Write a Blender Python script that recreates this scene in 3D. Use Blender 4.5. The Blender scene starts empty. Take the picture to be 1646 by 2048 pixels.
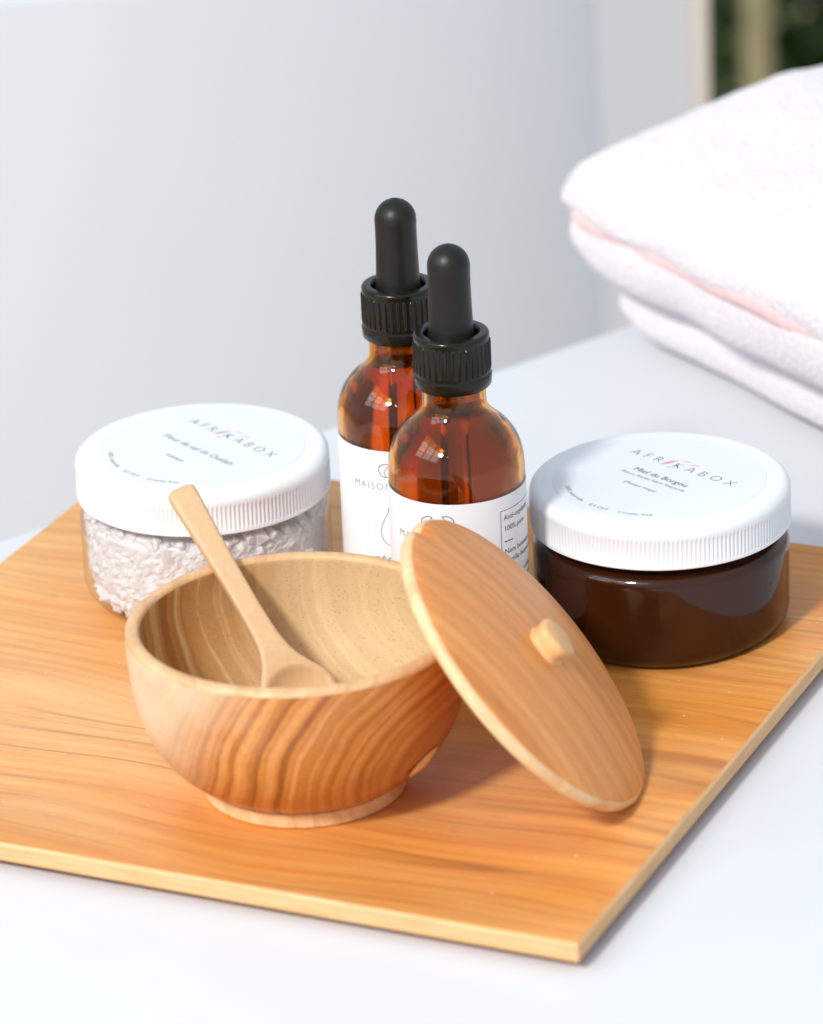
import bpy, bmesh, math, random
from mathutils import Vector, Matrix, noise as mnoise

S = 0.001                      # everything below is written in millimetres
scene = bpy.context.scene
C = scene.collection
R = math.radians
random.seed(7)

# ------------------------------------------------------------------ camera
cam_data = bpy.data.cameras.new('camera')
cam = bpy.data.objects.new('camera', cam_data); C.objects.link(cam); scene.camera = cam
right = Vector((0.99904874, -0.01706187, -0.04013124))
up = Vector((0.04360761, 0.3908868, 0.91940518))
fwd = Vector((0.0, 0.92028061, -0.39125899))
M = Matrix((right, up, -fwd)).transposed().to_4x4()
M.translation = Vector((0, -1011.2, 518.1)) * S
cam.matrix_world = M
cam_data.sensor_fit = 'VERTICAL'; cam_data.sensor_height = 24.0
cam_data.lens = 9192.0 / 2048.0 * 24.0
cam_data.clip_start = 0.05; cam_data.clip_end = 60.0
cam_data.dof.use_dof = True
cam_data.dof.focus_distance = 1.205
cam_data.dof.aperture_fstop = 8.2

# ------------------------------------------------------------------ world (plain soft room light), lamps, exposure
world = bpy.data.worlds.new('World'); scene.world = world; world.use_nodes = True
bg = world.node_tree.nodes['Background']
bg.inputs['Color'].default_value = (0.78, 0.88, 1.0, 1); bg.inputs['Strength'].default_value = 0.74

def area_lamp(name, loc, target, sx, sy, power, color, shape='RECTANGLE'):
    l = bpy.data.lights.new(name, 'AREA'); l.shape = shape; l.size = sx; l.size_y = sy
    l.energy = power; l.color = color
    o = bpy.data.objects.new(name, l); C.objects.link(o)
    o.location = loc
    o.rotation_euler = (Vector(target) - Vector(loc)).to_track_quat('-Z', 'Y').to_euler()
    return o

def direction(az, el):          # azimuth measured from the camera's side of the table towards the left
    return Vector((-math.sin(R(az)) * math.cos(R(el)), -math.cos(R(az)) * math.cos(R(el)), math.sin(R(el))))

tgt = Vector((0.0, 0.06, 0.02))
KEY_AZ, KEY_EL = 33.5, 41.0
area_lamp('key_lamp', tgt + direction(KEY_AZ, KEY_EL) * 6.0, tgt, 0.80, 0.80, 305.0, (1.0, 0.95, 0.885), 'DISK')
# small bright ceiling lamp on the viewer's side: the star-like glint on jar and bottles
area_lamp('ceiling_lamp', tgt + direction(17.0, 40.0) * 2.5, tgt, 0.045, 0.045, 2.2, (1.0, 0.98, 0.95), 'DISK')
# tall window on the left: a row of panes with bars between them
WAZ, WEL, WD = 60.0, 36.0, 1.5
wc = tgt + direction(WAZ, WEL) * WD
wdir = (tgt - wc).normalized()
wright = wdir.cross(Vector((0, 0, 1))).normalized()
wup = wright.cross(wdir).normalized()
for i in range(3):
    for j in range(2):
        p = wc + wright * ((i - 1) * 0.40) + wup * ((j - 0.5) * 0.36)
        area_lamp('window_lamp', p, p + wdir, 0.35, 0.31, 1.1, (0.84, 0.92, 1.0))

v = scene.view_settings
v.view_transform = 'Standard'; v.look = 'None'; v.exposure = 0.13; v.gamma = 1.0; v.use_curve_mapping = False
scene.cycles.use_denoising = True
scene.cycles.max_bounces = 14; scene.cycles.transmission_bounces = 12; scene.cycles.transparent_max_bounces = 16
scene.cycles.sample_clamp_indirect = 6.0
scene.cycles.use_adaptive_sampling = False

# ------------------------------------------------------------------ node helpers
class NT:
    def __init__(self, name):
        self.m = bpy.data.materials.new(name); self.m.use_nodes = True
        self.t = self.m.node_tree; self.n = self.t.nodes; self.l = self.t.links
        self.b = self.n['Principled BSDF']; self.out = self.n['Material Output']
    def new(self, ty, **kw):
        x = self.n.new(ty)
        for k, val in kw.items(): setattr(x, k, val)
        return x
    def link(self, a, b): self.l.new(a, b)
    def set(self, **kw):
        for k, val in kw.items(): self.b.inputs[k.replace('_', ' ')].default_value = val
    def coord(self, scale=(1, 1, 1), loc=(0, 0, 0), rot=(0, 0, 0)):
        tc = self.new('ShaderNodeTexCoord'); mp = self.new('ShaderNodeMapping')
        mp.inputs['Scale'].default_value = scale; mp.inputs['Location'].default_value = loc; mp.inputs['Rotation'].default_value = rot
        self.link(tc.outputs['Object'], mp.inputs['Vector']); return mp.outputs['Vector']
    def noise(self, vec, scale, detail=4, rough=0.55, dist=0.0):
        x = self.new('ShaderNodeTexNoise'); x.inputs['Scale'].default_value = scale; x.inputs['Detail'].default_value = detail
        x.inputs['Roughness'].default_value = rough; x.inputs['Distortion'].default_value = dist
        self.link(vec, x.inputs['Vector']); return x.outputs['Fac']
    def ramp(self, fac, stops, interp='LINEAR'):
        x = self.new('ShaderNodeValToRGB'); x.color_ramp.interpolation = interp
        e = x.color_ramp.elements
        while len(e) < len(stops): e.new(0.5)
        for k, (p, c) in enumerate(stops):
            e[k].position = p; e[k].color = (*c, 1) if len(c) == 3 else c
        self.link(fac, x.inputs['Fac']); return x.outputs['Color']
    def math(self, op, a, b=None, c=None):
        x = self.new('ShaderNodeMath', operation=op)
        for k, val in enumerate((a, b, c)):
            if val is None: continue
            if isinstance(val, (int, float)): x.inputs[k].default_value = val
            else: self.link(val, x.inputs[k])
        return x.outputs[0]
    def mix(self, fac, a, b, blend='MIX'):
        x = self.new('ShaderNodeMix', data_type='RGBA', blend_type=blend)
        for sock, val in ((x.inputs[0], fac), (x.inputs[6], a), (x.inputs[7], b)):
            if isinstance(val, (int, float)): sock.default_value = val
            elif isinstance(val, tuple): sock.default_value = (*val, 1)
            else: self.link(val, sock)
        return x.outputs[2]
    def bump(self, h, strength, dist):
        x = self.new('ShaderNodeBump'); x.inputs['Strength'].default_value = strength; x.inputs['Distance'].default_value = dist
        self.link(h, x.inputs['Height']); self.link(x.outputs['Normal'], self.b.inputs['Normal'])

G3 = lambda g: (g, g, g)
MAT = {}

def simple(name, col, rough=0.5, vary=0.06, scale=60, bump=0.0, bscale=900, **kw):
    t = NT(name); co = t.coord()
    n = t.noise(co, scale)
    c = t.ramp(n, [(0.25, tuple(x * (1 - vary) for x in col)), (0.75, tuple(min(1, x * (1 + vary)) for x in col))])
    t.link(c, t.b.inputs['Base Color']); t.set(Roughness=rough, **kw)
    rn = t.noise(co, scale * 4)
    t.link(t.math('MULTIPLY_ADD', rn, 0.12, rough - 0.06), t.b.inputs['Roughness'])
    if bump: t.bump(t.noise(co, bscale, 3), bump, 0.0004)
    MAT[name] = t.m; return t

simple('table_white', (0.655, 0.665, 0.69), 0.38, 0.02, 9, 0.05, 500)
simple('lid_plastic', (0.76, 0.775, 0.80), 0.32, 0.01, 40)
simple('sticker', (0.715, 0.735, 0.77), 0.42, 0.01, 40)
simple('ink', (0.075, 0.072, 0.07), 0.6, 0.15, 300)
simple('soft_ink', (0.24, 0.235, 0.235), 0.6, 0.15, 300)
simple('pink_ink', (0.72, 0.22, 0.30), 0.6, 0.25, 600)
simple('label_paper', (0.78, 0.79, 0.81), 0.5, 0.015, 80, 0.05, 1500)
simple('rubber', (0.009, 0.0085, 0.0055), 0.42, 0.2, 120, 0.05, 2500, Specular_IOR_Level=0.35)
simple('black_plastic', (0.010, 0.0095, 0.006), 0.18, 0.2, 200, Specular_IOR_Level=0.3)
simple('enamel', (0.63, 0.675, 0.72), 0.6, 0.02, 5)
simple('wall_paint', (0.52, 0.535, 0.565), 0.8, 0.02, 4)
simple('post_paint', (0.62, 0.56, 0.48), 0.6, 0.03, 8)
simple('floor_stone', (0.52, 0.37, 0.27), 0.6, 0.12, 6)
simple('leaf_green', (0.035, 0.075, 0.010), 0.45, 0.5, 14)
simple('cane', (0.34, 0.30, 0.16), 0.7, 0.3, 20)
simple('honey', (0.032, 0.0072, 0.0014), 0.3, 0.3, 40, Specular_IOR_Level=0.08)
simple('spoon_wood', (0.78, 0.50, 0.235), 0.5, 0.05, 90)

def spoon_wood():
    t = NT('spoon_wood_grain')
    co = t.coord((1, 1, 1))
    st = t.coord((900, 900, 40))
    f = t.noise(st, 1.0, 3)
    c = t.ramp(f, [(0.3, (0.58, 0.355, 0.185)), (0.7, (0.63, 0.41, 0.22))])
    t.link(c, t.b.inputs['Base Color']); t.set(Roughness=0.5)
    t.bump(f, 0.06, 0.0003); MAT['spoon_wood'] = t.m
spoon_wood()

def clear_plastic():
    # thin clear wall: see-through with a Fresnel gloss
    t = NT('clear_plastic')
    tr = t.new('ShaderNodeBsdfTransparent'); tr.inputs['Color'].default_value = (0.985, 0.985, 0.985, 1)
    gl = t.new('ShaderNodeBsdfGlossy'); gl.inputs['Roughness'].default_value = 0.03
    ge = t.new('ShaderNodeNewGeometry'); dt = t.new('ShaderNodeVectorMath', operation='DOT_PRODUCT')
    t.link(ge.outputs['Normal'], dt.inputs[0]); t.link(ge.outputs['Incoming'], dt.inputs[1])
    ab = t.math('ABSOLUTE', dt.outputs['Value'])
    fr = t.math('MULTIPLY_ADD', t.math('POWER', t.math('SUBTRACT', 1.0, ab), 5.0), 0.9, 0.036)
    mx = t.new('ShaderNodeMixShader')
    t.link(fr, mx.inputs[0]); t.link(tr.outputs[0], mx.inputs[1]); t.link(gl.outputs[0], mx.inputs[2])
    t.link(mx.outputs[0], t.out.inputs['Surface']); MAT['clear_plastic'] = t.m
clear_plastic()

def amber_glass():
    t = NT('amber_glass')
    n = t.noise(t.coord(), 40)
    c = t.ramp(n, [(0.3, (0.92, 0.36, 0.026)), (0.7, (0.95, 0.41, 0.036))])
    t.link(c, t.b.inputs['Base Color'])
    t.set(Roughness=0.015, IOR=1.5, Transmission_Weight=1.0); MAT['amber_glass'] = t.m
    t = NT('oil')
    n = t.noise(t.coord(), 30)
    c = t.ramp(n, [(0.3, (0.96, 0.56, 0.12)), (0.7, (0.98, 0.62, 0.16))])
    t.link(c, t.b.inputs['Base Color'])
    t.set(Roughness=0.01, IOR=1.46, Transmission_Weight=1.0); MAT['oil'] = t.m
    t = NT('clear_glass')
    n = t.noise(t.coord(), 30)
    t.link(t.ramp(n, [(0.3, (0.93, 0.94, 0.93)), (0.7, (0.97, 0.97, 0.97))]), t.b.inputs['Base Color'])
    t.set(Roughness=0.01, IOR=1.5, Transmission_Weight=1.0); MAT['clear_glass'] = t.m
amber_glass()

def salt():
    # cloudy crystals: part of the light scatters back, part passes on through, with a weak gloss
    t = NT('salt')
    n = t.noise(t.coord(), 180, 3)
    c = t.ramp(n, [(0.3, (0.90, 0.89, 0.895)), (0.7, (0.97, 0.965, 0.97))])
    di = t.new('ShaderNodeBsdfDiffuse'); tl = t.new('ShaderNodeBsdfTranslucent'); gl = t.new('ShaderNodeBsdfGlossy')
    gl.inputs['Roughness'].default_value = 0.18
    t.link(c, di.inputs['Color']); t.link(c, tl.inputs['Color'])
    m1 = t.new('ShaderNodeMixShader'); m1.inputs[0].default_value = 0.5
    t.link(di.outputs[0], m1.inputs[1]); t.link(tl.outputs[0], m1.inputs[2])
    lw = t.new('ShaderNodeLayerWeight'); lw.inputs['Blend'].default_value = 0.25
    m2 = t.new('ShaderNodeMixShader'); t.link(t.math('MULTIPLY_ADD', lw.outputs['Facing'], 0.25, 0.04), m2.inputs[0])
    t.link(m1.outputs[0], m2.inputs[1]); t.link(gl.outputs[0], m2.inputs[2])
    t.link(m2.outputs[0], t.out.inputs['Surface']); MAT['salt'] = t.m
salt()

def towel_mat():
    t = NT('terry_cloth')
    co = t.coord()
    n = t.noise(co, 420, 4, 0.7)
    c = t.ramp(n, [(0.3, (0.67, 0.62, 0.64)), (0.7, (0.78, 0.73, 0.75))])
    t.link(c, t.b.inputs['Base Color']); t.set(Roughness=0.95, Sheen_Weight=0.3)
    vo = t.new('ShaderNodeTexVoronoi'); vo.inputs['Scale'].default_value = 480; t.link(co, vo.inputs['Vector'])
    t.bump(t.math('ADD', n, vo.outputs['Distance']), 0.4, 0.002); MAT['terry'] = t.m
towel_mat()
simple('pink_terry', (0.80, 0.56, 0.545), 0.95, 0.12, 300, 0.8, 600)

def tray_wood():
    t = NT('tray_wood')
    tc = t.new('ShaderNodeTexCoord'); sp = t.new('ShaderNodeSeparateXYZ'); t.link(tc.outputs['Object'], sp.inputs[0])
    x, y, z = sp.outputs
    def stretched(fx, fw, off=0.0, detail=3, rough=0.6):
        cb = t.new('ShaderNodeCombineXYZ')
        t.link(t.math('MULTIPLY', x, fx), cb.inputs[0]); t.link(t.math('MULTIPLY', w, fw), cb.inputs[1]); cb.inputs[2].default_value = off
        return t.noise(cb.outputs[0], 1.0, detail, rough)
    # slow waviness of the grain, so that lines run along the board but wander
    low = t.noise(t.coord((4.5, 9, 5)), 1.0, 2, 0.5)
    w = t.math('ADD', t.math('MULTIPLY_ADD', low, 0.05, y), t.math('MULTIPLY', z, 1.6))
    bands = stretched(2.2, 75.0, 0.0, 4, 0.62)
    fine = stretched(9.0, 380.0, 1.7, 3, 0.6)
    fib = stretched(45.0, 1500.0, 4.2, 3, 0.65)
    broad = t.noise(t.coord((5, 13, 6), (0.3, 0.2, 0)), 1.0, 3)
    c = t.ramp(bands, [(0.20, (0.48, 0.15, 0.020)), (0.38, (0.62, 0.215, 0.030)), (0.56, (0.70, 0.265, 0.045)), (0.76, (0.77, 0.335, 0.075))])
    c = t.mix(t.math('MULTIPLY', t.ramp(broad, [(0.42, G3(0)), (0.66, G3(1))]), 0.6), c, (0.80, 0.45, 0.18))
    c = t.mix(t.math('MULTIPLY', t.ramp(broad, [(0.28, G3(1)), (0.42, G3(0))]), 0.2), c, (0.50, 0.155, 0.024))
    pale = t.math('MULTIPLY_ADD', x, -9.0, t.math('MULTIPLY_ADD', broad, 1.6, -0.85))      # paler to the left: window sheen painted into the wood colour
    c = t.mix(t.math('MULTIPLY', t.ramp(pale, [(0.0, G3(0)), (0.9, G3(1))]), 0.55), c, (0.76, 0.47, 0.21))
    c = t.mix(0.7, c, t.ramp(fine, [(0.3, G3(0.28)), (0.7, G3(0.70))]), 'SOFT_LIGHT')
    # few thin dark growth lines
    ln = stretched(1.6, 46.0, 3.7, 1, 0.4)
    line = t.ramp(t.math('ABSOLUTE', t.math('SUBTRACT', ln, 0.545)), [(0.0, G3(1)), (0.008, G3(0.5)), (0.022, G3(0))])
    part = t.noise(t.coord((11, 20, 1), (2, 1, 0)), 1.0, 2)
    line = t.math('MULTIPLY', line, t.ramp(part, [(0.42, G3(0)), (0.64, G3(0.55))]))
    c = t.mix(line, c, (0.20, 0.055, 0.012))
    # open pores: short dark dashes
    pore = stretched(160.0, 2600.0, 7.1, 1, 0.4)
    c = t.mix(t.math('MULTIPLY', t.ramp(pore, [(0.66, G3(0)), (0.74, G3(1))]), 0.35), c, (0.25, 0.08, 0.02))
    speck = t.noise(t.coord(), 520, 2, 0.5)
    c = t.mix(t.math('MULTIPLY', t.ramp(speck, [(0.735, G3(0)), (0.76, G3(1))]), 0.5), c, (0.85, 0.72, 0.58))
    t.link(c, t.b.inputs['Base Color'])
    t.link(t.math('MULTIPLY_ADD', fine, 0.30, 0.28), t.b.inputs['Roughness'])
    t.bump(t.math('ADD', t.math('MULTIPLY', fib, 0.6), t.math('MULTIPLY', fine, 0.4)), 0.14, 0.0005); MAT['tray_wood'] = t.m
tray_wood()
def tray_edge():
    t = NT('tray_edge')
    n = t.noise(t.coord((60, 60, 900)), 1.0, 3, 0.6); n2 = t.noise(t.coord(), 120, 3)
    c = t.ramp(n, [(0.3, (0.62, 0.335, 0.135)), (0.7, (0.77, 0.49, 0.245))])
    c = t.mix(t.math('MULTIPLY', n2, 0.5), c, (0.70, 0.40, 0.17))
    t.link(c, t.b.inputs['Base Color']); t.set(Roughness=0.6); t.bump(n, 0.15, 0.0004); MAT['tray_edge'] = t.m
tray_edge()

def ring_wood(name, axis_pt, axis_rot, dark, mid, pale, sap_lit, freq, contrast, rough, sap_lit_r=None, regular=0.3, blotch=None, wig=1.0):
    """turned wood: growth rings round a pith line that runs along the local Y of the rotated frame"""
    t = NT(name)
    tc = t.new('ShaderNodeTexCoord'); mp = t.new('ShaderNodeMapping'); mp.vector_type = 'TEXTURE'
    mp.inputs['Location'].default_value = tuple(q * S for q in axis_pt); mp.inputs['Rotation'].default_value = axis_rot
    t.link(tc.outputs['Object'], mp.inputs['Vector'])
    vec = mp.outputs['Vector']
    def warp(sc, amp, det=2):
        nz = t.new('ShaderNodeTexNoise'); nz.inputs['Scale'].default_value = sc; nz.inputs['Detail'].default_value = det
        el = t.new('ShaderNodeMapping'); el.inputs['Scale'].default_value = (1, 0.3, 1); t.link(vec, el.inputs['Vector'])
        t.link(el.outputs['Vector'], nz.inputs['Vector'])
        return t.math('MULTIPLY', t.math('SUBTRACT', nz.outputs['Fac'], 0.5), amp)
    sp = t.new('ShaderNodeSeparateXYZ'); t.link(vec, sp.inputs[0]); x, y, z = sp.outputs
    r = t.math('SQRT', t.math('ADD', t.math('MULTIPLY', x, x), t.math('MULTIPLY', z, z)))
    r = t.math('ADD', r, t.math('ADD', warp(22, 0.011 * wig), warp(90, 0.0016)))
    rn = t.new('ShaderNodeTexNoise'); rn.noise_dimensions = '1D'; rn.inputs['Scale'].default_value = freq
    rn.inputs['Detail'].default_value = 3; rn.inputs['Roughness'].default_value = 0.6; t.link(r, rn.inputs['W'])
    saw = t.math('FRACT', t.math('MULTIPLY', t.math('ADD', r, warp(45, 0.004)), freq * 0.8))
    band = t.math('ADD', t.math('MULTIPLY', saw, regular), t.math('MULTIPLY', rn.outputs['Fac'], 1.0 - regular))
    c = t.ramp(band, [(0.27, pale), (0.47, mid), (0.70, dark)])
    c = t.mix(1 - contrast, c, mid)
    fibv = t.new('ShaderNodeMapping'); fibv.inputs['Scale'].default_value = (700, 45, 700); t.link(vec, fibv.inputs['Vector'])
    fib = t.noise(fibv.outputs['Vector'], 1.0, 3, 0.6)
    c = t.mix(0.35, c, t.ramp(fib, [(0.3, G3(0.32)), (0.7, G3(0.68))]), 'SOFT_LIGHT')
    if sap_lit_r is not None:
        blot = t.math('ADD', r, warp(34, 0.042, 3))
        lo, hi = min(sap_lit_r), max(sap_lit_r); flip = sap_lit_r[0] > sap_lit_r[1]
        f = t.ramp(t.math('MULTIPLY', blot, 10.0), [(lo * S * 10, G3(1 if flip else 0)), (hi * S * 10, G3(0 if flip else 1))])
        c = t.mix(t.math('MULTIPLY', f, 0.85 if not flip else 0.62), c, sap_lit)  # flipped: lit tone painted near the pith; otherwise real sapwood far out
    if blotch is not None:
        bn = t.new('ShaderNodeTexNoise'); bn.inputs['Scale'].default_value = 26; bn.inputs['Detail'].default_value = 5; bn.inputs['Roughness'].default_value = 0.62
        t.link(tc.outputs['Object'], bn.inputs['Vector'])
        c = t.mix(t.math('MULTIPLY', t.ramp(bn.outputs['Fac'], [(0.55, G3(0)), (0.72, G3(1))]), 0.75), c, blotch)
        core = t.ramp(t.math('MULTIPLY', r, 10.0), [(0.07, G3(1)), (0.22, G3(0))])
        c = t.mix(t.math('MULTIPLY', core, 0.7), c, dark)
    pv = t.new('ShaderNodeMapping'); pv.inputs['Scale'].default_value = (2200, 150, 2200); t.link(vec, pv.inputs['Vector'])
    pore = t.noise(pv.outputs['Vector'], 1.0, 1, 0.4)
    c = t.mix(t.math('MULTIPLY', t.ramp(pore, [(0.63, G3(0)), (0.72, G3(1))]), 0.3), c, tuple(q * 0.5 for q in dark))
    t.link(c, t.b.inputs['Base Color'])
    t.link(t.math('MULTIPLY_ADD', fib, 0.2, rough - 0.1), t.b.inputs['Roughness'])
    t.bump(t.math('ADD', t.math('MULTIPLY', band, 0.6), t.math('MULTIPLY', fib, 0.4)), 0.12, 0.0004)
    MAT[name] = t.m

ring_wood('bowl_outside', (36, 0, 12), (0, 0, R(6)), (0.27, 0.072, 0.010), (0.56, 0.205, 0.040), (0.68, 0.325, 0.105), (0.76, 0.60, 0.42), 300, 0.85, 0.34, (60, 86), 0.10, (0.42, 0.155, 0.05), 0.5)
ring_wood('bowl_inside', (52, 0, 34), (0, 0, R(24)), (0.34, 0.122, 0.019), (0.47, 0.200, 0.042), (0.64, 0.43, 0.18), (0.61, 0.485, 0.28), 190, 0.95, 0.6, (70, 38), 0.12)  # shaded left and lit right of the inside put into its colours
ring_wood('bowl_rim', (42, 0, 12), (0, 0, R(14)), (0.58, 0.30, 0.13), (0.68, 0.40, 0.20), (0.74, 0.48, 0.27), (0.75, 0.6, 0.36), 190, 0.6, 0.5, None, 0.15, (0.50, 0.24, 0.10))
ring_wood('foot_wood', (42, 0, 12), (0, 0, R(14)), (0.60, 0.32, 0.13), (0.76, 0.50, 0.25), (0.80, 0.57, 0.32), (0.75, 0.6, 0.36), 190, 0.7, 0.5, None, 0.15)
ring_wood('lid_wood', (0, 62, -22), (R(2), 0, R(84)), (0.54, 0.16, 0.030), (0.77, 0.295, 0.070), (0.83, 0.385, 0.115), (0.75, 0.6, 0.36), 130, 0.55, 0.45, None, 0.05)
ring_wood('lid_edge', (0, 62, -22), (R(2), 0, R(84)), (0.66, 0.38, 0.17), (0.76, 0.51, 0.27), (0.82, 0.60, 0.36), (0.75, 0.6, 0.36), 150, 0.6, 0.5, None, 0.1)
ring_wood('knob_wood', (4, 0, -46), (R(4), 0, R(40)), (0.66, 0.33, 0.12), (0.76, 0.43, 0.18), (0.80, 0.50, 0.24), (0.75, 0.6, 0.36), 200, 0.6, 0.55, None, 0.15)

# ------------------------------------------------------------------ object helpers
def obj(name, verts, faces, mats, parent=None, smooth=True, angle=35, fmat=None):
    me = bpy.data.meshes.new(name)
    me.from_pydata([(a * S, b * S, c * S) for a, b, c in verts], [], faces)
    if isinstance(mats, str): mats = [mats]
    for m in mats: me.materials.append(MAT[m])
    if fmat: me.polygons.foreach_set('material_index', fmat)
    me.validate(); me.update()
    bm = bmesh.new(); bm.from_mesh(me); bmesh.ops.recalc_face_normals(bm, faces=bm.faces); bm.to_mesh(me); bm.free()
    if smooth:
        me.shade_smooth(); me.set_sharp_from_angle(angle=R(angle))
    o = bpy.data.objects.new(name, me); C.objects.link(o)
    if parent: o.parent = parent
    return o

def tag(o, label, cat, group=None, kind=None):
    o['label'] = label; o['category'] = cat
    if group: o['group'] = group
    if kind: o['kind'] = kind
    return o

def thing(name, loc, label, cat, rotz=0, group=None):
    o = bpy.data.objects.new(name, None); C.objects.link(o); o.empty_display_size = 0.02
    o.location = Vector(loc) * S; o.rotation_euler = (0, 0, rotz)
    return tag(o, label, cat, group)

def lathe(profile, segs, rmod=None):
    """profile (r, z) from one end to the other; r == 0 closes with a pole"""
    vs, fs, rows = [], [], []
    for k, (r, z) in enumerate(profile):
        if r <= 1e-6:
            rows.append([len(vs)]); vs.append((0, 0, z)); continue
        row = []
        for i in range(segs):
            a = 2 * math.pi * i / segs
            rr = r if rmod is None else rmod(k, i, r)
            row.append(len(vs)); vs.append((rr * math.cos(a), rr * math.sin(a), z))
        rows.append(row)
    for a, b in zip(rows, rows[1:]):
        if len(a) == 1 and len(b) == 1: continue
        for i in range(segs):
            j = (i + 1) % segs
            if len(a) == 1: fs.append((a[0], b[i], b[j]))
            elif len(b) == 1: fs.append((a[i], a[j], b[0]))
            else: fs.append((a[i], a[j], b[j], b[i]))
    return vs, fs

def smooth_profile(pts, n=6):
    """Catmull-Rom through the points"""
    out = []
    for i in range(len(pts) - 1):
        p0 = pts[max(i - 1, 0)]; p1 = pts[i]; p2 = pts[i + 1]; p3 = pts[min(i + 2, len(pts) - 1)]
        for k in range(n):
            t = k / n
            out.append(tuple(0.5 * (2 * p1[d] + (p2[d] - p0[d]) * t + (2 * p0[d] - 5 * p1[d] + 4 * p2[d] - p3[d]) * t * t
                                    + (3 * p1[d] - p0[d] - 3 * p2[d] + p3[d]) * t ** 3) for d in (0, 1)))
    out.append(pts[-1]); return out

def arc(cx, cz, r, a0, a1, n):
    return [(cx + r * math.cos(R(a0 + (a1 - a0) * k / n)), cz + r * math.sin(R(a0 + (a1 - a0) * k / n))) for k in range(n + 1)]

def text_geo(body, size, align='CENTER', shear=0.0, thin=0.0, spacing=1.0):
    cu = bpy.data.curves.new('t', 'FONT'); cu.body = body; cu.size = size; cu.align_x = align; cu.shear = shear
    cu.offset = thin; cu.space_character = spacing; cu.resolution_u = 3; cu.fill_mode = 'FRONT'
    o = bpy.data.objects.new('t', cu); C.objects.link(o)
    dg = bpy.context.evaluated_depsgraph_get(); ev = o.evaluated_get(dg); me = ev.to_mesh()
    vs = [tuple(q.co[:2]) for q in me.vertices]; fs = [tuple(p.vertices) for p in me.polygons]
    ev.to_mesh_clear(); bpy.data.objects.remove(o); bpy.data.curves.remove(cu)
    return vs, fs

def stroke_geo(pts, w, closed=False):
    """flat ribbon along a 2D polyline"""
    vs, fs = [], []; n = len(pts)
    for i, p in enumerate(pts):
        a = Vector(pts[(i - 1) % n] if (closed or i > 0) else pts[0]); b = Vector(pts[(i + 1) % n] if (closed or i < n - 1) else pts[-1])
        d = (b - a).normalized(); nrm = Vector((-d.y, d.x))
        ww = w[i] if isinstance(w, (list, tuple)) else w
        vs += [tuple(Vector(p) + nrm * ww / 2), tuple(Vector(p) - nrm * ww / 2)]
    for i in range(n if closed else n - 1):
        j = (i + 1) % n; fs.append((2 * i, 2 * i + 1, 2 * j + 1, 2 * j))
    return vs, fs

def join_geo(parts):
    vs, fs = [], []
    for (v2, f2), fn in parts:
        o = len(vs); vs += [fn(*q) for q in v2]; fs += [tuple(i + o for i in f) for f in f2]
    return vs, fs

# ------------------------------------------------------------------ the setting
TZ = -3.2                                   # table top
E1 = Vector((0.7810, 0.6240)); E2 = Vector((0.6240, -0.7810))     # along the back edge / towards the viewer
P0 = Vector((-119.2, 207.2))
def table():
    prof = [(0, -26), (0, -2.2)] + [(1.4 - 1.4 * math.cos(R(a)), -2.2 + 2.2 * math.sin(R(a))) for a in (25, 50, 75, 90)]
    # rectangle corners in (along, towards viewer) coordinates
    A0, A1, B1 = -700, 900, 1000
    vs, fs = [], []
    def ring(ins, z):
        out = []
        for a, b in ((A0 + ins, ins), (A1 - ins, ins), (A1 - ins, B1 - ins), (A0 + ins, B1 - ins)):
            q = P0 + E1 * a + E2 * b; out.append(len(vs)); vs.append((q.x, q.y, TZ + z))
        return out
    rows = [ring(i, z) for i, z in prof]
    for a, b in zip(rows, rows[1:]):
        for i in range(4): fs.append((a[i], a[(i + 1) % 4], b[(i + 1) % 4], b[i]))
    fs.append(tuple(rows[-1])); fs.append(tuple(reversed(rows[0])))
    t = thing('table', (0, 0, 0), 'smooth white table under the wooden tray and towels', 'table')
    obj('table_top', vs, fs, 'table_white', t)
    for a, b in ((A0 + 60, 60), (A1 - 60, 60), (A1 - 60, B1 - 60), (A0 + 60, B1 - 60)):
        q = P0 + E1 * a + E2 * b
        lv, lf = lathe([(0, -560), (16, -560), (20, TZ - 26), (0, TZ - 26)], 20)
        obj('leg', [(x + q.x, y + q.y, z) for x, y, z in lv], lf, 'table_white', t)
table()

def ground():
    o = obj('floor', [(-6000, -4000, -560), (6000, -4000, -560), (6000, 9000, -560), (-6000, 9000, -560)], [(0, 1, 2, 3)], 'floor_stone')
    o['kind'] = 'structure'
ground()

def box(x0, x1, y0, y1, z0, z1):
    vs = [(x, y, z) for z in (z0, z1) for x, y in ((x0, y0), (x1, y0), (x1, y1), (x0, y1))]
    return vs, [(0, 1, 2, 3), (4, 5, 6, 7), (0, 1, 5, 4), (1, 2, 6, 5), (2, 3, 7, 6), (3, 0, 4, 7)]
w = thing('wall', (0, 0, 0), 'pale grey wall end between the round tub and the plant', 'wall')
obj('wall_panel', *box(91, 132, 925, 1450, -560, 200), 'wall_paint', w, smooth=False)
obj('corner_post', *box(132.2, 139, 921, 1456, -560, 202), 'post_paint', w, smooth=False)

def tub():
    RR, OV = 290, 0.44                       # oval, long side towards the table
    t = thing('tub', (-160, 900 + RR * OV, -560), 'big round white tub out of focus behind the table', 'tub')
    prof = [(0, 0), (RR - 30, 0)] + arc(RR - 30, 30, 30, -90, 0, 8)[1:] + [(RR, 200), (RR, 513)]
    prof += [(RR - 12, 520), (RR - 14, 480), (RR - 14, 40), (0, 20)]
    vs, fs = lathe(prof, 256)
    obj('tub_shell', [(x, y * OV, z) for x, y, z in vs], fs, 'enamel', t)
    rim = arc(RR - 4, 527, 9, -180, 180, 20)
    vs, fs = lathe(rim, 256)
    obj('rolled_rim', [(x, y * OV, z) for x, y, z in vs], fs, 'enamel', t)
tub()

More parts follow.
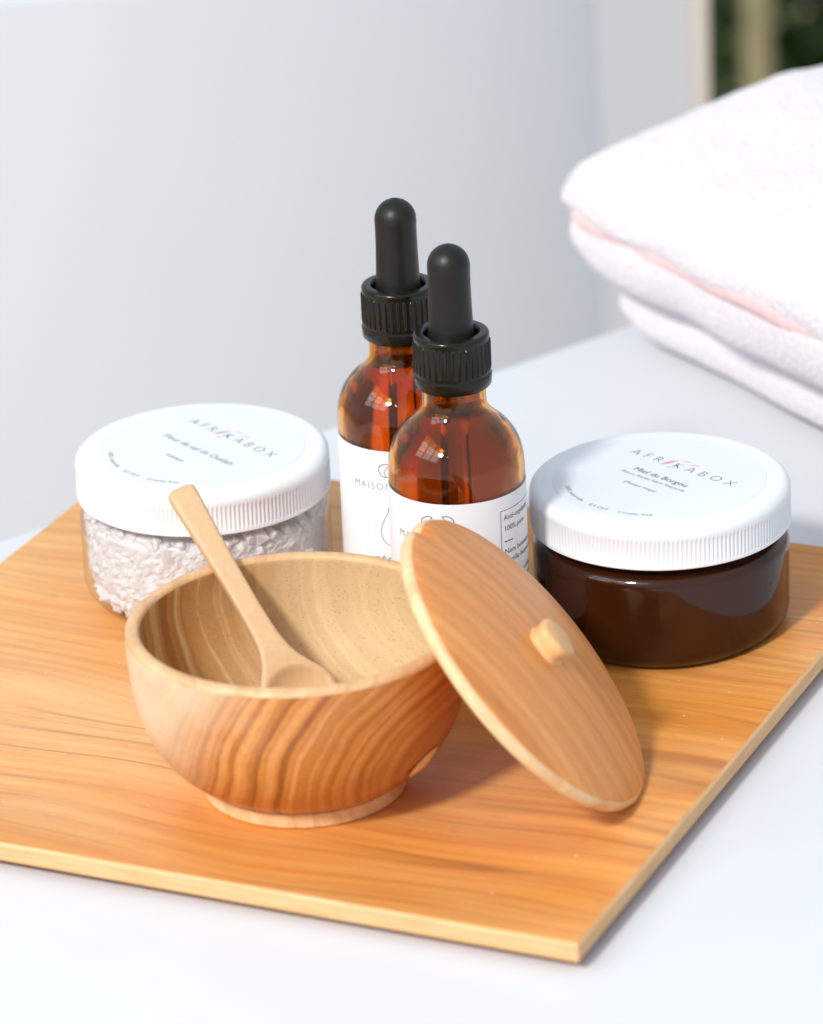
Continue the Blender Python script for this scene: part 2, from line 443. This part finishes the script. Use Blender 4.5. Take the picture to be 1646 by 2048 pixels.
def plant():
    t = thing('garden_plant', (250, 1900, -560), 'dark green leafy plant with tan canes beyond the wall corner', 'plant')
    rnd = random.Random(3)
    for k, (x, y, rad) in enumerate(((-13, -60, 10), (75, 120, 8), (120, 60, 7))):
        pts = [(0, 0), (rad, 0)]
        for s in range(6):
            z0 = s * 110
            pts += [(rad * 0.96, z0 + 3), (rad * 0.94, z0 + 100), (rad * 1.06, z0 + 106), (rad * 1.06, z0 + 110)]
        pts += [(0, 665)]
        vs, fs = lathe(pts, 20)
        obj('cane', [(a + x, b + y, c) for a, b, c in vs], fs, 'cane', t)
    vs, fs = [], []
    for k in range(2600):
        c = Vector((rnd.uniform(-60, 330), rnd.uniform(30, 330), rnd.uniform(5, 560)))
        L = rnd.uniform(28, 60); d = Vector((rnd.gauss(0, 1), rnd.gauss(0, 1), rnd.gauss(0, .7))).normalized()
        s = d.cross(Vector((rnd.gauss(0, 1), rnd.gauss(0, 1), rnd.gauss(0, 1)))).normalized() * L * 0.22
        n = d.cross(s).normalized() * L * 0.1
        o = len(vs); vs += [tuple(c - d * L / 2), tuple(c + s + n), tuple(c + d * L / 2), tuple(c - s + n), tuple(c)]
        fs += [(o, o + 1, o + 4), (o + 1, o + 2, o + 4), (o + 2, o + 3, o + 4), (o + 3, o, o + 4)]
    f = obj('foliage', vs, fs, 'leaf_green', t); f['kind'] = 'stuff'
plant()

# ------------------------------------------------------------------ the tray
ANG = R(-25.08); TW = 237.9 / 2; TRIM = 4.4
def tray_height(u, v):
    e = [max(0.0, (abs(q) - 80) / (TW - 80)) for q in (u, v)]
    t = min(1.0, (e[0] ** 3 + e[1] ** 3) ** (1 / 3))
    return TRIM * (t * t * (1.9 - 0.9 * t)) if t < 1 else TRIM
def tray():
    n = 90
    g = [-TW + 2 * TW * i / n for i in range(n + 1)]
    vs, fs = [], []
    ins = 0.7
    def top(u, v): return (max(-TW + ins, min(TW - ins, u)), max(-TW + ins, min(TW - ins, v)), tray_height(u, v))
    def bot(u, v):
        h = tray_height(u, v)
        return (max(-TW + ins, min(TW - ins, u)) , max(-TW + ins, min(TW - ins, v)), TZ + 0.02 + (h / TRIM) * (TRIM - 5.2 - TZ))
    idx = lambda i, j: i * (n + 1) + j
    for u in g:
        for v_ in g: vs.append(top(u, v_))
    off = len(vs)
    for u in g:
        for v_ in g: vs.append(bot(u, v_))
    for i in range(n):
        for j in range(n):
            fs.append((idx(i, j), idx(i + 1, j), idx(i + 1, j + 1), idx(i, j + 1)))
            fs.append((off + idx(i, j), off + idx(i, j + 1), off + idx(i + 1, j + 1), off + idx(i + 1, j)))
    # slightly rounded side band
    loop = [(i, 0) for i in range(n)] + [(n, j) for j in range(n)] + [(i, n) for i in range(n, 0, -1)] + [(0, j) for j in range(n, 0, -1)]
    rows = [[idx(i, j) for i, j in loop]]
    for dz in (-0.7, -4.5):
        row = []
        for i, j in loop:
            u, v_ = g[i], g[j]
            row.append(len(vs)); vs.append((u, v_, TRIM + dz))
        rows.append(row)
    rows.append([off + idx(i, j) for i, j in loop])
    for a, b in zip(rows, rows[1:]):
        for k in range(len(loop)):
            k2 = (k + 1) % len(loop); fs.append((a[k], a[k2], b[k2], b[k]))
    nb_ = 2 * n * n
    fm = [0] * nb_ + [1] * (len(fs) - nb_)
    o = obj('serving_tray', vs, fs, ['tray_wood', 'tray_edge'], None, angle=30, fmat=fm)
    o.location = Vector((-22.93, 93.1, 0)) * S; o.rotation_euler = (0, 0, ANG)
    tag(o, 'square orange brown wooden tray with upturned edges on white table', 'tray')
tray()

# ------------------------------------------------------------------ jars
JR = 34.6
def jar(loc, label, lid_lines, text_ang, text_c):
    t = thing('cosmetic_jar', loc, label, 'jar', 0, 'screw top jars on the tray')
    o_ = [(0, 0.6), (24, 0.6), (26, 0.05), (28.5, 0.0)] + arc(JR - 7.5, 7.5, 7.5, -78, 0, 9) + [(JR, 18), (JR, 24.5)] + arc(JR - 4.0, 24.5, 4.0, 15, 80, 7) + [(JR - 4, 28.8), (JR - 4, 33)]
    body = obj('jar_body', *lathe(o_, 128), 'clear_plastic', t)
    # lid with ribbed skirt
    LR = 35.0; zb, zt = 30.6, 42.4
    prof = [(LR - 1.6, zb + 0.4), (LR - 0.5, zb), (LR, zb + 0.4), (LR, zb + 1.4), (LR, zb + 1.7), (LR, zt - 3.9), (LR, zt - 3.4)]
    prof += arc(LR - 2.6, zt - 2.6, 2.6, 6, 90, 9) + [(LR - 6, zt), (0, zt)]
    ribs = {4, 5}
    def rm(k, i, r): return r - (0.30 if (k in ribs and i % 4 in (0, 1)) else 0.0)
    lid = obj('lid', *lathe(prof, 720, rm), 'lid_plastic', t, angle=40)
    obj('lid_inside', *lathe([(0, zb + 3), (LR - 1.6, zb + 3), (LR - 1.6, zb + 0.4)], 96), 'lid_plastic', lid)
    st = obj('sticker', *lathe([(28.6, zt + 0.01), (28.55, zt + 0.09), (0, zt + 0.09)], 160), 'sticker', lid)
    ca, sa = math.cos(text_ang), math.sin(text_ang)
    parts = {'ink': [], 'soft_ink': [], 'pink_ink': []}
    def place(ox, oy):
        return lambda x, y: (text_c[0] + (x + ox) * ca - (y + oy) * sa, text_c[1] + (x + ox) * sa + (y + oy) * ca, zt + 0.14)
    for mat, body_, size, oy, kw in lid_lines:
        if mat == 'arc':
            # one line bent along the lower edge of the sticker
            vs2, fs2 = text_geo(body_, size, spacing=1.05)
            def bend(x, y, r=25.6):
                a = -math.pi / 2 + x / r; rr = r - y
                # text reads from the centre, below the middle
                px, py = rr * math.cos(a), rr * math.sin(a)
                return (px * ca - py * sa, px * sa + py * ca, zt + 0.14)
            parts['soft_ink'].append(((vs2, fs2), bend)); continue
        parts[mat].append((text_geo(body_, size, **kw), place(0, oy)))
    # pink brush marks over the middle letters
    for pts, wd in (([(-6.3, -0.6), (-5.7, 1.2), (-5.2, 3.0), (-4.2, 4.4)], [.2, .9, .6, .15]), ([(-5.5, 0.4), (-4.9, 2.0), (-4.2, 3.2)], [.12, .4, .1]),
                    ([(-3.4, 4.7), (-1.8, 5.3), (-0.2, 5.1)], [.1, .4, .1]), ([(1.0, 4.9), (2.4, 4.7), (3.2, 5.1)], [.1, .4, .1]),
                    ([(-3.6, -1.4), (-3.2, -0.6), (-2.9, 0.0)], [.12, .5, .1]), ([(0.5, 3.9), (1.1, 4.3), (1.9, 4.2)], [.1, .35, .1])):
        parts['pink_ink'].append((stroke_geo(pts, wd), place(0, 0)))
    for mat, pl in parts.items():
        if pl:
            vs, fs = join_geo(pl)
            o = obj({'ink': 'lettering', 'soft_ink': 'small_print', 'pink_ink': 'logo_brush_mark'}[mat], vs, fs, mat, lid, smooth=False)
    return t

thin = dict(thin=-0.10, spacing=1.55)
jar((-56.9, 159.1, 0.03), 'clear jar of white salt crystals under a white screw lid', [
    ('ink', 'AFR KABOX', 4.7, 0.0, dict(thin=-0.10, spacing=1.62)),
    ('soft_ink', 'Fleur de sel de Ouidah', 3.3, -11.4, dict(spacing=1.0)),
    ('soft_ink', 'Exfoliant', 2.1, -19.2, dict(spacing=1.0)),
    ('arc', '100% naturelle  ·  0,5 OFT  ·  Cruelty free', 1.9, 0, {})], R(-51), (7.3, 5.1))
jar((66.7, 123.1, 0.03), 'jar of dark brown honey under a white screw lid', [
    ('ink', 'AFR KABOX', 4.7, 0.0, dict(thin=-0.10, spacing=1.62)),
    ('ink', 'Miel du Borgou', 3.1, -8.2, dict(spacing=1.0)),
    ('soft_ink', 'Fleurs: Karité Néré Anacarde', 1.9, -11.0, dict(spacing=1.0)),
    ('soft_ink', '(Masque visage)', 1.8, -16.0, dict(spacing=1.0)),
    ('arc', '100% naturelle  ·  0,5 OFT  ·  Cruelty free', 1.9, 0, {})], R(-46.5), (5.7, 5.6))

def honey():
    r = JR - 0.25
    prof = [(0, 0.8), (26, 0.8)] + arc(JR - 7.5, 7.5, 7.25, -80, 0, 9) + [(r, 24.3)] + arc(JR - 4.0, 24.5, 3.75, 15, 75, 6) + [(r - 4.5, 28.6), (0, 28.6)]
    o = obj('honey', *lathe(prof, 128), 'honey'); o.location = Vector((66.7, 123.1, 0.03)) * S
    tag(o, 'dark brown honey filling the jar beside the dropper bottles', 'honey')
honey()

def coarse_salt():
    base = (-56.9, 159.1, 0.03)
    t = thing('coarse_salt', base, 'coarse white salt crystals filling the clear jar', 'salt')
    rnd = random.Random(11)
    protos = []
    for k in range(7):
        bm = bmesh.new()
        if k < 3:
            bmesh.ops.create_icosphere(bm, subdivisions=1, radius=1)
        else:
            bmesh.ops.create_cube(bm, size=1.6); bmesh.ops.bevel(bm, geom=bm.edges[:], offset=0.22, segments=1, affect='EDGES')
        for q in bm.verts: q.co *= 1 + 0.4 * mnoise.noise(q.co * 1.3 + Vector((k * 7.0, 0, 0)))
        sc = Vector((rnd.uniform(.8, 1.25), rnd.uniform(.75, 1.1), rnd.uniform(.65, 1.0)))
        for q in bm.verts: q.co = Vector((q.co.x * sc.x, q.co.y * sc.y, q.co.z * sc.z)) * S
        me = bpy.data.meshes.new('salt_crystal'); bm.to_mesh(me); bm.free(); me.materials.append(MAT['salt']); me.shade_smooth(); me.set_sharp_from_angle(angle=R(28)); protos.append(me)
    def inner_r(z):
        return 33.6 if z > 8 else 26.6 + math.sqrt(max(0, 49 - (8 - z) ** 2))
    placed = []
    tries = 0
    while len(placed) < 230 and tries < 60000:
        tries += 1
        big = len(placed) < 70
        s = rnd.uniform(2.4, 4.8) if big else rnd.uniform(1.0, 2.4)
        z = rnd.uniform(1.2 + s, 27.5); a = rnd.uniform(-2.9, -0.1)
        r = inner_r(z) - s * 0.86 - rnd.random() ** 2 * 1.0
        p = Vector((r * math.cos(a), r * math.sin(a), z))
        if any((p - q).length < (s + s2) * 0.62 for q, s2 in placed): continue
        placed.append((p, s))
        o = bpy.data.objects.new('salt_crystal', protos[rnd.randrange(7)]); C.objects.link(o); o.parent = t
        o.location = p * S; o.scale = (s, s, s); o.rotation_euler = (rnd.uniform(0, 6), rnd.uniform(0, 6), rnd.uniform(0, 6))
    # what lies deeper in: a mass of finer grains
    vs, fs = [], []
    for k in range(300):
        z = rnd.uniform(2.5, 24.5); a = rnd.uniform(0, 6.283); s = rnd.uniform(0.9, 2.0)
        r = max(0, inner_r(z) - s * 1.2 - abs(rnd.gauss(0, 4.5)))
        m = Matrix.Rotation(rnd.uniform(0, 6), 3, 'X') @ Matrix.Rotation(rnd.uniform(0, 6), 3, 'Z')
        me = protos[rnd.randrange(7)]; o = len(vs)
        for q in me.vertices:
            w_ = m @ (q.co / S * s); vs.append((w_.x + r * math.cos(a), w_.y + r * math.sin(a), max(0.9, w_.z + z)))
        fs += [tuple(i + o for i in p.vertices) for p in me.polygons]
    cv, cf = lathe([(0, 1.3), (20, 1.0), (25.5, 1.2), (29.5, 2.9), (32, 5.4), (33.2, 8.6)] + [(33.5, 9 + k) for k in range(1, 17)] + [(32.4, 26.4), (30.5, 28.0), (29.5, 29.6), (20, 30), (0, 30)], 180)
    cv = [(x * q, y * q, z) for x, y, z in cv for q in (1 - 0.035 * abs(mnoise.noise(Vector((x * .45, y * .45, z * .45)))) - 0.03 * abs(mnoise.noise(Vector((x * .18, y * .18, z * .18 + 5)))),)]
    o = len(vs); vs += cv; fs += [tuple(i + o for i in f) for f in cf]
    g = obj('fine_salt_grains', vs, fs, 'salt', t, smooth=False); g['kind'] = 'stuff'
coarse_salt()

# ------------------------------------------------------------------ dropper bottles
BR = 18.07
outer = [(0, 1.2), (12, 0.9), (14.5, 0.0)] + arc(BR - 2.4, 2.4, 2.4, -80, 0, 6) + [(BR, 20), (BR, 40), (BR, 54)]
shoulder = smooth_profile([(BR, 54), (18.02, 57.5), (17.55, 61.0), (16.2, 64.8), (13.6, 68.3), (10.6, 71.0), (9.0, 73.2), (8.6, 75.4), (8.6, 78)], 6)
outer += shoulder[1:] + [(8.6, 82)]
inner = [(r_ - 1.5, z) for r_, z in outer if z > 53] 
inner_full = list(reversed(inner)) + [(BR - 1.5, 40), (BR - 1.5, 6)] + arc(BR - 4.5, 5.6, 3.0, 0, -80, 5) + [(10, 3.0), (0, 3.6)]

def bottle(loc, rotz, label, front, side=None):
    t = thing('dropper_bottle', loc, label, 'bottle', rotz, 'amber dropper bottles')
    obj('glass_body', *lathe(outer + [(7.1, 82)] + inner_full[1:], 96), 'amber_glass', t, angle=50)
    # paper label wrapped round
    lr = BR + 0.12; z0, z1 = 7.0, 52.6
    half = 2.78; n = 120
    vs, fs = [], []
    for i in range(n + 1):
        a = -math.pi / 2 - half + 2 * half * i / n
        for rr, zz in ((lr, z0), (lr, z1), (lr - 0.1, z1), (lr - 0.1, z0)):
            vs.append((rr * math.cos(a), rr * math.sin(a), zz))
    for i in range(n):
        for k in range(4): fs.append((4 * i + k, 4 * i + (k + 1) % 4, 4 * i + 4 + (k + 1) % 4, 4 * i + 4 + k))
    fs += [(0, 1, 2, 3), (4 * n + 3, 4 * n + 2, 4 * n + 1, 4 * n)]
    lab = obj('label', vs, fs, 'label_paper', t)
    rr = lr + 0.06
    def wrap(ox, oz):
        return lambda x, y: (rr * math.cos(-math.pi / 2 + (x + ox) / lr), rr * math.sin(-math.pi / 2 + (x + ox) / lr), z1 + oz + y)
    groups = {'soft_ink': [], 'ink': [], 'leaf': []}
    for mat, geo, ox, oz in front: groups[mat].append((geo, wrap(ox, oz)))
    for mat, pl in groups.items():
        if pl: obj({'ink': 'lettering', 'soft_ink': 'printed_drawing', 'leaf': 'leaf_motif'}[mat], *join_geo(pl), 'ink' if mat == 'leaf' else mat, lab, smooth=False)
    # screw cap
    zc = 94.1
    cp = [(8.9, 79.6), (9.7, 79.4), (10.15, 79.9), (10.3, 81.6), (10.3, 82.4), (9.75, 82.9), (9.8, 83.6), (9.8, 83.9), (9.8, 91.6), (9.8, 91.9), (9.9, 92.6)]
    cp += arc(9.1, 93.2, 0.9, 0, 90, 5) + [(7.6, zc), (7.2, zc - 0.4), (7.0, zc - 2.6), (0, zc - 2.8)]
    def rm(k, i, r): return r + (0.42 if (k in (7, 8) and i % 8 == 0) else 0.12 if (k in (7, 8) and i % 8 in (1, 7)) else 0.0)
    obj('screw_cap', *lathe(cp, 36 * 8, rm), 'black_plastic', t, angle=40)
    obj('cap_liner', *lathe([(0, 80.2), (8.9, 80.0), (8.9, 79.6)], 48), 'black_plastic', t)
    # rubber bulb
    bp = [(0, zc - 2.7), (6.3, zc - 2.7), (6.35, zc - 1.6), (5.95, zc - 0.2)] + smooth_profile([(5.9, zc + 0.6), (5.75, zc + 5), (5.6, zc + 10), (5.55, zc + 15), (5.62, zc + 18.0)], 4)
    bp += [(5.62 * math.cos(R(a)), zc + 18.0 + 5.75 * math.sin(R(a))) for a in (12, 25, 38, 50, 61, 71, 80)] + [(0.5, zc + 23.85), (0, zc + 23.7)]
    obj('rubber_bulb', *lathe(bp, 64), 'rubber', t)
    obj('pipette', *lathe([(2.9, 79), (2.9, 30), (1.4, 16), (0.9, 16), (2.2, 30), (2.2, 79)], 32), 'clear_glass', t)
    return t

def leaf_motif(sx=1):
    p = []
    body = [(0.0, -1.2), (-1.5 * sx, -1.0), (-2.5 * sx, 0.2), (-2.4 * sx, 1.7), (-1.0 * sx, 2.5), (0.5 * sx, 2.4)]
    p.append(stroke_geo(smooth_profile(body, 5), 0.22))
    p.append(stroke_geo(smooth_profile([(0.5 * sx, 2.4), (-0.4 * sx, 1.4), (-1.0 * sx, 0.2), (-0.6 * sx, -1.0)], 5), 0.16))
    return p
pear = smooth_profile([(0, 9.2), (-1.6, 8.6), (-2.2, 6.4), (-3.6, 3.6), (-4.2, 0.6), (-3.0, -2.2), (0, -3.4), (3.0, -2.2), (4.2, 0.6), (3.6, 3.6), (2.2, 6.4), (1.6, 8.6), (0, 9.2)], 5)[:-1]
def common(word):
    f = []
    for g in leaf_motif(1): f.append(('leaf', g, -1.2, -6.2))
    for g in leaf_motif(-1): f.append(('leaf', g, 2.4, -5.8))
    f.append(('soft_ink', text_geo('MAISON KARITÉ', 2.8, spacing=1.22, thin=-0.03), 0, -11.2))
    f.append(('soft_ink', stroke_geo(pear, 0.22, True), 0.4, -24.4))
    f.append(('soft_ink', stroke_geo([(0.4, -1.5), (0.4, 2.0)], 0.5), 0, -24.4))
    f.append(('ink', text_geo(word, 2.9, spacing=1.25), 0, -32.8))
    return f
panel = []
bx0, bx1, bz0, bz1 = 14.5, 36.0, -4.0, -40.0
panel.append(('ink', stroke_geo([(bx0, bz0), (bx0, bz1)], 0.16), 0, 0))
panel.append(('ink', stroke_geo([(bx0 + k * 2.15, bz0) for k in range(11)], 0.16), 0, 0))
panel.append(('ink', stroke_geo([(bx0 + k * 2.15, bz1) for k in range(11)], 0.16), 0, 0))
for z_, txt in ((-6.8, 'Anti-oxydante'), (-9.9, '100% pure'), (-16.4, 'Nom botanique'), (-19.0, 'Famille botanique'), (-23.6, 'En cas de contact'), (-26.0, 'À conserver au frais'), (-29.4, 'à l\'abri de la lumière'), (-32.2, 'Huile végétale vierge')):
    panel.append(('ink', text_geo(txt, 2.1, 'LEFT'), bx0 + 1.0, z_))
panel.append(('ink', stroke_geo([(bx0 + 1.0, -12.9), (bx0 + 2.6, -12.9), (bx0 + 4.2, -12.9)], 0.3), 0, 0))

def front_design(word): return common(word)
bottle((12.3, 105.1, 0.03), R(-9), 'amber glass dropper bottle with black bulb, behind the leaning wooden lid', [(m_, g_, x_ - 3.6, z_) for m_, g_, x_, z_ in front_design('KARITÉ')] + panel)
bottle((-0.9, 142.8, 0.03), R(-12), 'amber glass dropper bottle labelled SÉSAME, standing behind the other bottle', front_design('SÉSAME'))

def oil(loc, label):
    r = BR - 1.62
    sh = [(r_ - 1.62, z) for r_, z in shoulder if 54 < z < 76.5]
    prof = [(0, 3.9), (10, 3.3)] + arc(BR - 4.62, 5.9, 3.0, -80, 0, 5) + [(r, 40), (r, 54)] + sh + [(sh[-1][0] - 0.6, sh[-1][1] - 0.3), (0, sh[-1][1] - 0.4)]
    o = obj('body_oil', *lathe(prof, 96), 'oil'); o.location = Vector(loc) * S
    tag(o, label, 'oil')
oil((12.3, 105.1, 0.03), 'golden oil inside the bottle behind the leaning wooden lid')
oil((-0.9, 142.8, 0.03), 'golden oil inside the bottle labelled SÉSAME')

# ------------------------------------------------------------------ wooden bowl, lid, spoon
BC = Vector((-29.8, 34.5, 0.03))
def bowl():
    t = thing('wooden_bowl', BC, 'open turned wooden bowl holding a small wooden spoon', 'bowl')
    ext = smooth_profile([(26.2, 4.6), (31.0, 8.2), (36.0, 13.6), (39.8, 20.6), (42.0, 29), (42.9, 38), (42.9, 44.4)], 6)
    rim = [(42.8, 45.2), (42.2, 45.8), (41.4, 46.0), (40.2, 46.0), (39.6, 45.7)]
    inn = smooth_profile([(39.2, 45.0), (38.8, 38.5), (37.2, 31), (33.8, 24), (28.5, 18.4), (20, 14.6), (10, 13.2), (0.01, 12.8)], 6)
    inn[-1] = (0, 12.8)
    prof = [(0, 4.3), (25.8, 4.3)] + ext + rim + inn
    segs = 144
    vs, fs = lathe(prof, segs)
    # slightly uneven hand-turned edge with a few chips on the rim
    rnd = random.Random(5)
    chips = [(rnd.uniform(2.6, 5.2), rnd.uniform(0.25, 0.7)) for _ in range(6)]
    out = []
    for x, y, z in vs:
        r = math.hypot(x, y); a = math.atan2(y, x) % (2 * math.pi)
        k = 1 + 0.006 * mnoise.noise(Vector((x * .04, y * .04, z * .05)))
        if z > 44.8 and r > 41:
            for ca_, dp in chips:
                d = abs(a - ca_)
                if d < 0.06: z -= dp * (1 - d / 0.06); k -= 0.004 * (1 - d / 0.06)
        out.append((x * k, y * k, z))
    # material by height along the profile
    ne, nr = 2 + len(ext), 2 + len(ext) + len(rim)
    fm = []
    for f in fs:
        k = 0 if min(f) == 0 else (min(f) - 1) // segs + 1
        fm.append(0 if k < ne - 1 else 1 if k < nr else 2)
    obj('bowl_body', out, fs, ['bowl_outside', 'bowl_rim', 'bowl_inside'], t, fmat=fm, angle=60)
    obj('foot_ring', *lathe([(0, 0.2), (22, 0.2), (23, 0), (25.0, 0), (25.7, 0.6), (25.9, 4.1), (25.3, 4.5), (0, 4.5)], 96), 'foot_wood', t)
    # pale knot plug on the right side
    kv, kf = [], []
    for i in range(9):
        for j in range(25):
            rr = i / 8; a = 2 * math.pi * j / 24
            kv.append((rr * math.cos(a) * 5.2, rr * math.sin(a) * 2.3, 0.9 * (1 - rr * rr) - 0.35))
    for i in range(8):
        for j in range(24): kf.append((i * 25 + j, i * 25 + j + 1, i * 25 + 26 + j, i * 25 + 25 + j))
    k = obj('knot', kv, kf, 'knob_wood', t)
    az = R(-37); zz = 15.6; rr = 37.9
    nrm = Vector((math.cos(az) * .88, math.sin(az) * .88, -.47)).normalized()
    tan = (Vector((-math.sin(az), math.cos(az), 0)) * 0.82 + Vector((math.cos(az) * .69, math.sin(az) * .69, .72)) * 0.57); tan = (tan - nrm * tan.dot(nrm)).normalized()
    m = Matrix((tan, nrm.cross(tan), nrm)).transposed().to_4x4(); m.translation = Vector((rr * math.cos(az), rr * math.sin(az), zz)) * S
    k.matrix_local = m
bowl()

def lid():
    n = Vector((math.cos(R(40.28)) * math.cos(R(-7.85)), math.cos(R(40.28)) * math.sin(R(-7.85)), math.sin(R(40.28))))
    down = (n * n.z - Vector((0, 0, 1))).normalized()
    ctr = Vector((27.56, 24.94, 36.23))
    m = Matrix((down, n.cross(down), n)).transposed().to_4x4(); m.translation = ctr * S
    t = thing('bowl_cover', (0, 0, 0), 'round wooden lid with small knob, leaning against the bowl', 'lid')
    t.matrix_world = m
    LR = 43.8
    prof = [(0, -5.4), (37.2, -5.4), (37.8, -5.0), (38.2, -3.5), (LR - 1.2, -3.5), (LR - 0.3, -3.1), (LR, -2.2), (LR, -1.0), (LR - 0.35, -0.3), (LR - 1.0, 0.1)]
    prof += [(LR * (1 - q), 0.1 + 5.6 * (1 - (1 - q) ** 2.2)) for q in (.06, .12, .2, .3, .4, .5, .6, .7, .8, .9)] + [(0, 5.75)]
    vs, fs = lathe(prof, 144)
    out = []
    for x, y, z in vs:
        a = math.atan2(y, x); r = math.hypot(x, y)
        k = 1 + 0.004 * mnoise.noise(Vector((x * .06, y * .06, 3)))
        # chipped notch near the top of the edge
        d = abs(((a - R(169)) + math.pi) % (2 * math.pi) - math.pi)
        if r > 40 and z > -4.6 and d < 0.08: k -= 0.040 * (1 - d / 0.08); z -= 1.6 * (1 - d / 0.08)
        # rough lower edge
        if r > 43: k += 0.006 * mnoise.noise(Vector((a * 14, z * .3, 9)))
        out.append((x * k, y * k, z))
    fm = [1 if 3 <= ((min(f) - 1) // 144 if min(f) > 0 else 0) <= 7 else 0 for f in fs]
    obj('lid_disc', out, fs, ['lid_wood', 'lid_edge'], t, angle=50, fmat=fm)
    # knob: stubby, roughly six-sided
    kp = [(0, 4.6), (6.6, 4.9), (5.9, 5.8), (5.5, 6.4), (5.7, 7.8), (5.9, 9.4), (5.5, 10.2), (4.7, 10.5), (0, 10.7)]
    kv, kf = lathe(kp, 36, lambda k, i, r: r * (1.0 - 0.08 * (0.5 - 0.5 * math.cos(5 * 2 * math.pi * i / 36))) if k > 1 else r)
    obj('knob', kv, kf, 'knob_wood', t, angle=55)
lid()

def spoon():
    tip = Vector((-25.5, 32.0, 16.2)); top = Vector((-59.6, 83.4, 61.9))
    ax = (top - tip).normalized(); L = (top - tip).length
    # the face of the spoon looks up and towards the viewer
    fn = Vector((0.05, -0.62, 0.78)); fn = (fn - ax * fn.dot(ax)).normalized(); sd = fn.cross(ax).normalized()
    # stations: distance from tip, half width, half thickness, sag of the centre line
    st = smooth_profile([(0, 0.6), (2.2, 6.0), (6, 9.3), (10.5, 10.4), (14.5, 9.6), (18.5, 7.0), (22.5, 4.7), (28, 3.4), (38, 2.95), (52, 3.05), (66, 3.45), (L - 2.0, 3.75), (L - 0.6, 3.3), (L, 2.2)], 6)
    vs, fs = [], []; nt = 21
    for d, hw in st:
        hw = max(hw, 0.5)
        sag = -2.4 * max(0, 1 - abs(d - 10) / 15) ** 1.2
        th = 2.0 if d > 26 else 1.5 + 0.5 * min(1, max(0, (d - 18) / 8))
        if d > L - 1.5: th *= max(0.5, (L - d) / 1.5 * 0.5 + 0.5)
        row = []
        for side in (1, -1):
            for j in range(nt):
                f = (2 * j / (nt - 1) - 1) * side
                f = math.sin(f * math.pi / 2)
                x = hw * f
                edge = max(0.0, 1 - abs(f) ** 9) ** 0.5           # softly rounded square edges
                h = side * th * (0.35 + 0.65 * edge)
                e = (x / 8.9) ** 2 + ((d - 9.6) / 9.2) ** 2
                dep = 4.4 * (1 - e) ** 0.75 if e < 1 else 0.0
                e2 = (x / 10.6) ** 2 + ((d - 9.6) / 12.5) ** 2
                under = 3.6 * (1 - e2) if e2 < 1 else 0.0
                h -= dep if side > 0 else under
                vs.append(tuple(tip + ax * d + sd * x + fn * (h + sag)))
    nseg = 2 * nt
    for i in range(len(st) - 1):
        for j in range(nseg):
            k = (j + 1) % nseg; fs.append((i * nseg + j, i * nseg + k, (i + 1) * nseg + k, (i + 1) * nseg + j))
    fs.append(tuple(range(nseg))); o2 = (len(st) - 1) * nseg; fs.append(tuple(o2 + j for j in reversed(range(nseg))))
    o = obj('wooden_spoon', vs, fs, 'spoon_wood', angle=45)
    tag(o, 'small pale wooden spoon resting in the open bowl', 'spoon')
spoon()

# ------------------------------------------------------------------ towels
T1 = Vector((0.87, 0.49)); T2 = Vector((0.49, -0.87))
def towel(name_label, layers):
    t = thing('folded_towel', (70, 346, TZ), name_label, 'towel', 0, 'folded towels stacked on the table')
    for (a0, a1, b0, b1, z0, th, droop, bulge, seed, mat) in layers:
        vs, fs = [], []; nb, na = 46, 40
        # closed rounded section in (a, z), swept along b
        sec = []
        r = th / 2
        for k in range(13): sec.append((a0 + r - r * math.cos(R(-90 + 180 * k / 12)) , r + r * math.sin(R(-90 + 180 * k / 12))))
        for k in range(1, na): sec.append((a0 + r + (a1 - a0 - 2 * r) * k / na, th))
        for k in range(13): sec.append((a1 - r + r * math.cos(R(90 - 180 * k / 12)), r + r * math.sin(R(90 - 180 * k / 12))))
        for k in range(na - 1, 0, -1): sec.append((a0 + r + (a1 - a0 - 2 * r) * k / na, 0))
        m = len(sec)
        for i in range(nb + 1):
            f = i / nb; b = b0 + (b1 - b0) * f
            e = min(f, 1 - f) * (b1 - b0)
            sq = min(1.0, 0.72 + 0.28 * math.sqrt(max(0.0, 1 - (1 - min(1, e / r)) ** 2)))   # rounded ends
            for a, z in sec:
                zz = r + (z - r) * sq
                u = (a - a0)
                lift = bulge * (1 - math.exp(-u / 45.0)) - droop * math.exp(-u / 22.0)
                nz = 2.2 * mnoise.noise(Vector((a * .025, b * .022, seed))) + 0.9 * mnoise.noise(Vector((a * .09, b * .07, seed + zz * .1)))
                na_ = 3.0 * mnoise.noise(Vector((seed * 3.1, b * .03, zz * .03)))
                q = T1 * (a + na_) + T2 * b
                vs.append((q.x, q.y, max(0.05, z0 + zz + lift + nz * (0.4 + 0.6 * min(1, zz / th)))))
        for i in range(nb):
            for j in range(m):
                k = (j + 1) % m; fs.append((i * m + j, i * m + k, (i + 1) * m + k, (i + 1) * m + j))
        fs.append(tuple(range(m))); fs.append(tuple(nb * m + j for j in reversed(range(m))))
        obj('folded_layer', vs, fs, mat, t, angle=80)
    return t
towel('lower folded pale pink terry towel lying on the white table', [
    (-1, 230, 0, 230, 0.1, 26, 0, 1.0, 1.3, 'terry'), ])
towel('upper folded pale pink terry towel with its edge overhanging the lower towel', [
    (-19, 230, -2, 226, 17.5, 31, -7, 3, 7.7, 'terry'), (-18.7, 226, -1, 231, 40, 9, -1, 8, 2.9, 'pink_terry'), (-20, 230, -5, 232, 43, 18, 2, 17, 9.2, 'terry')])
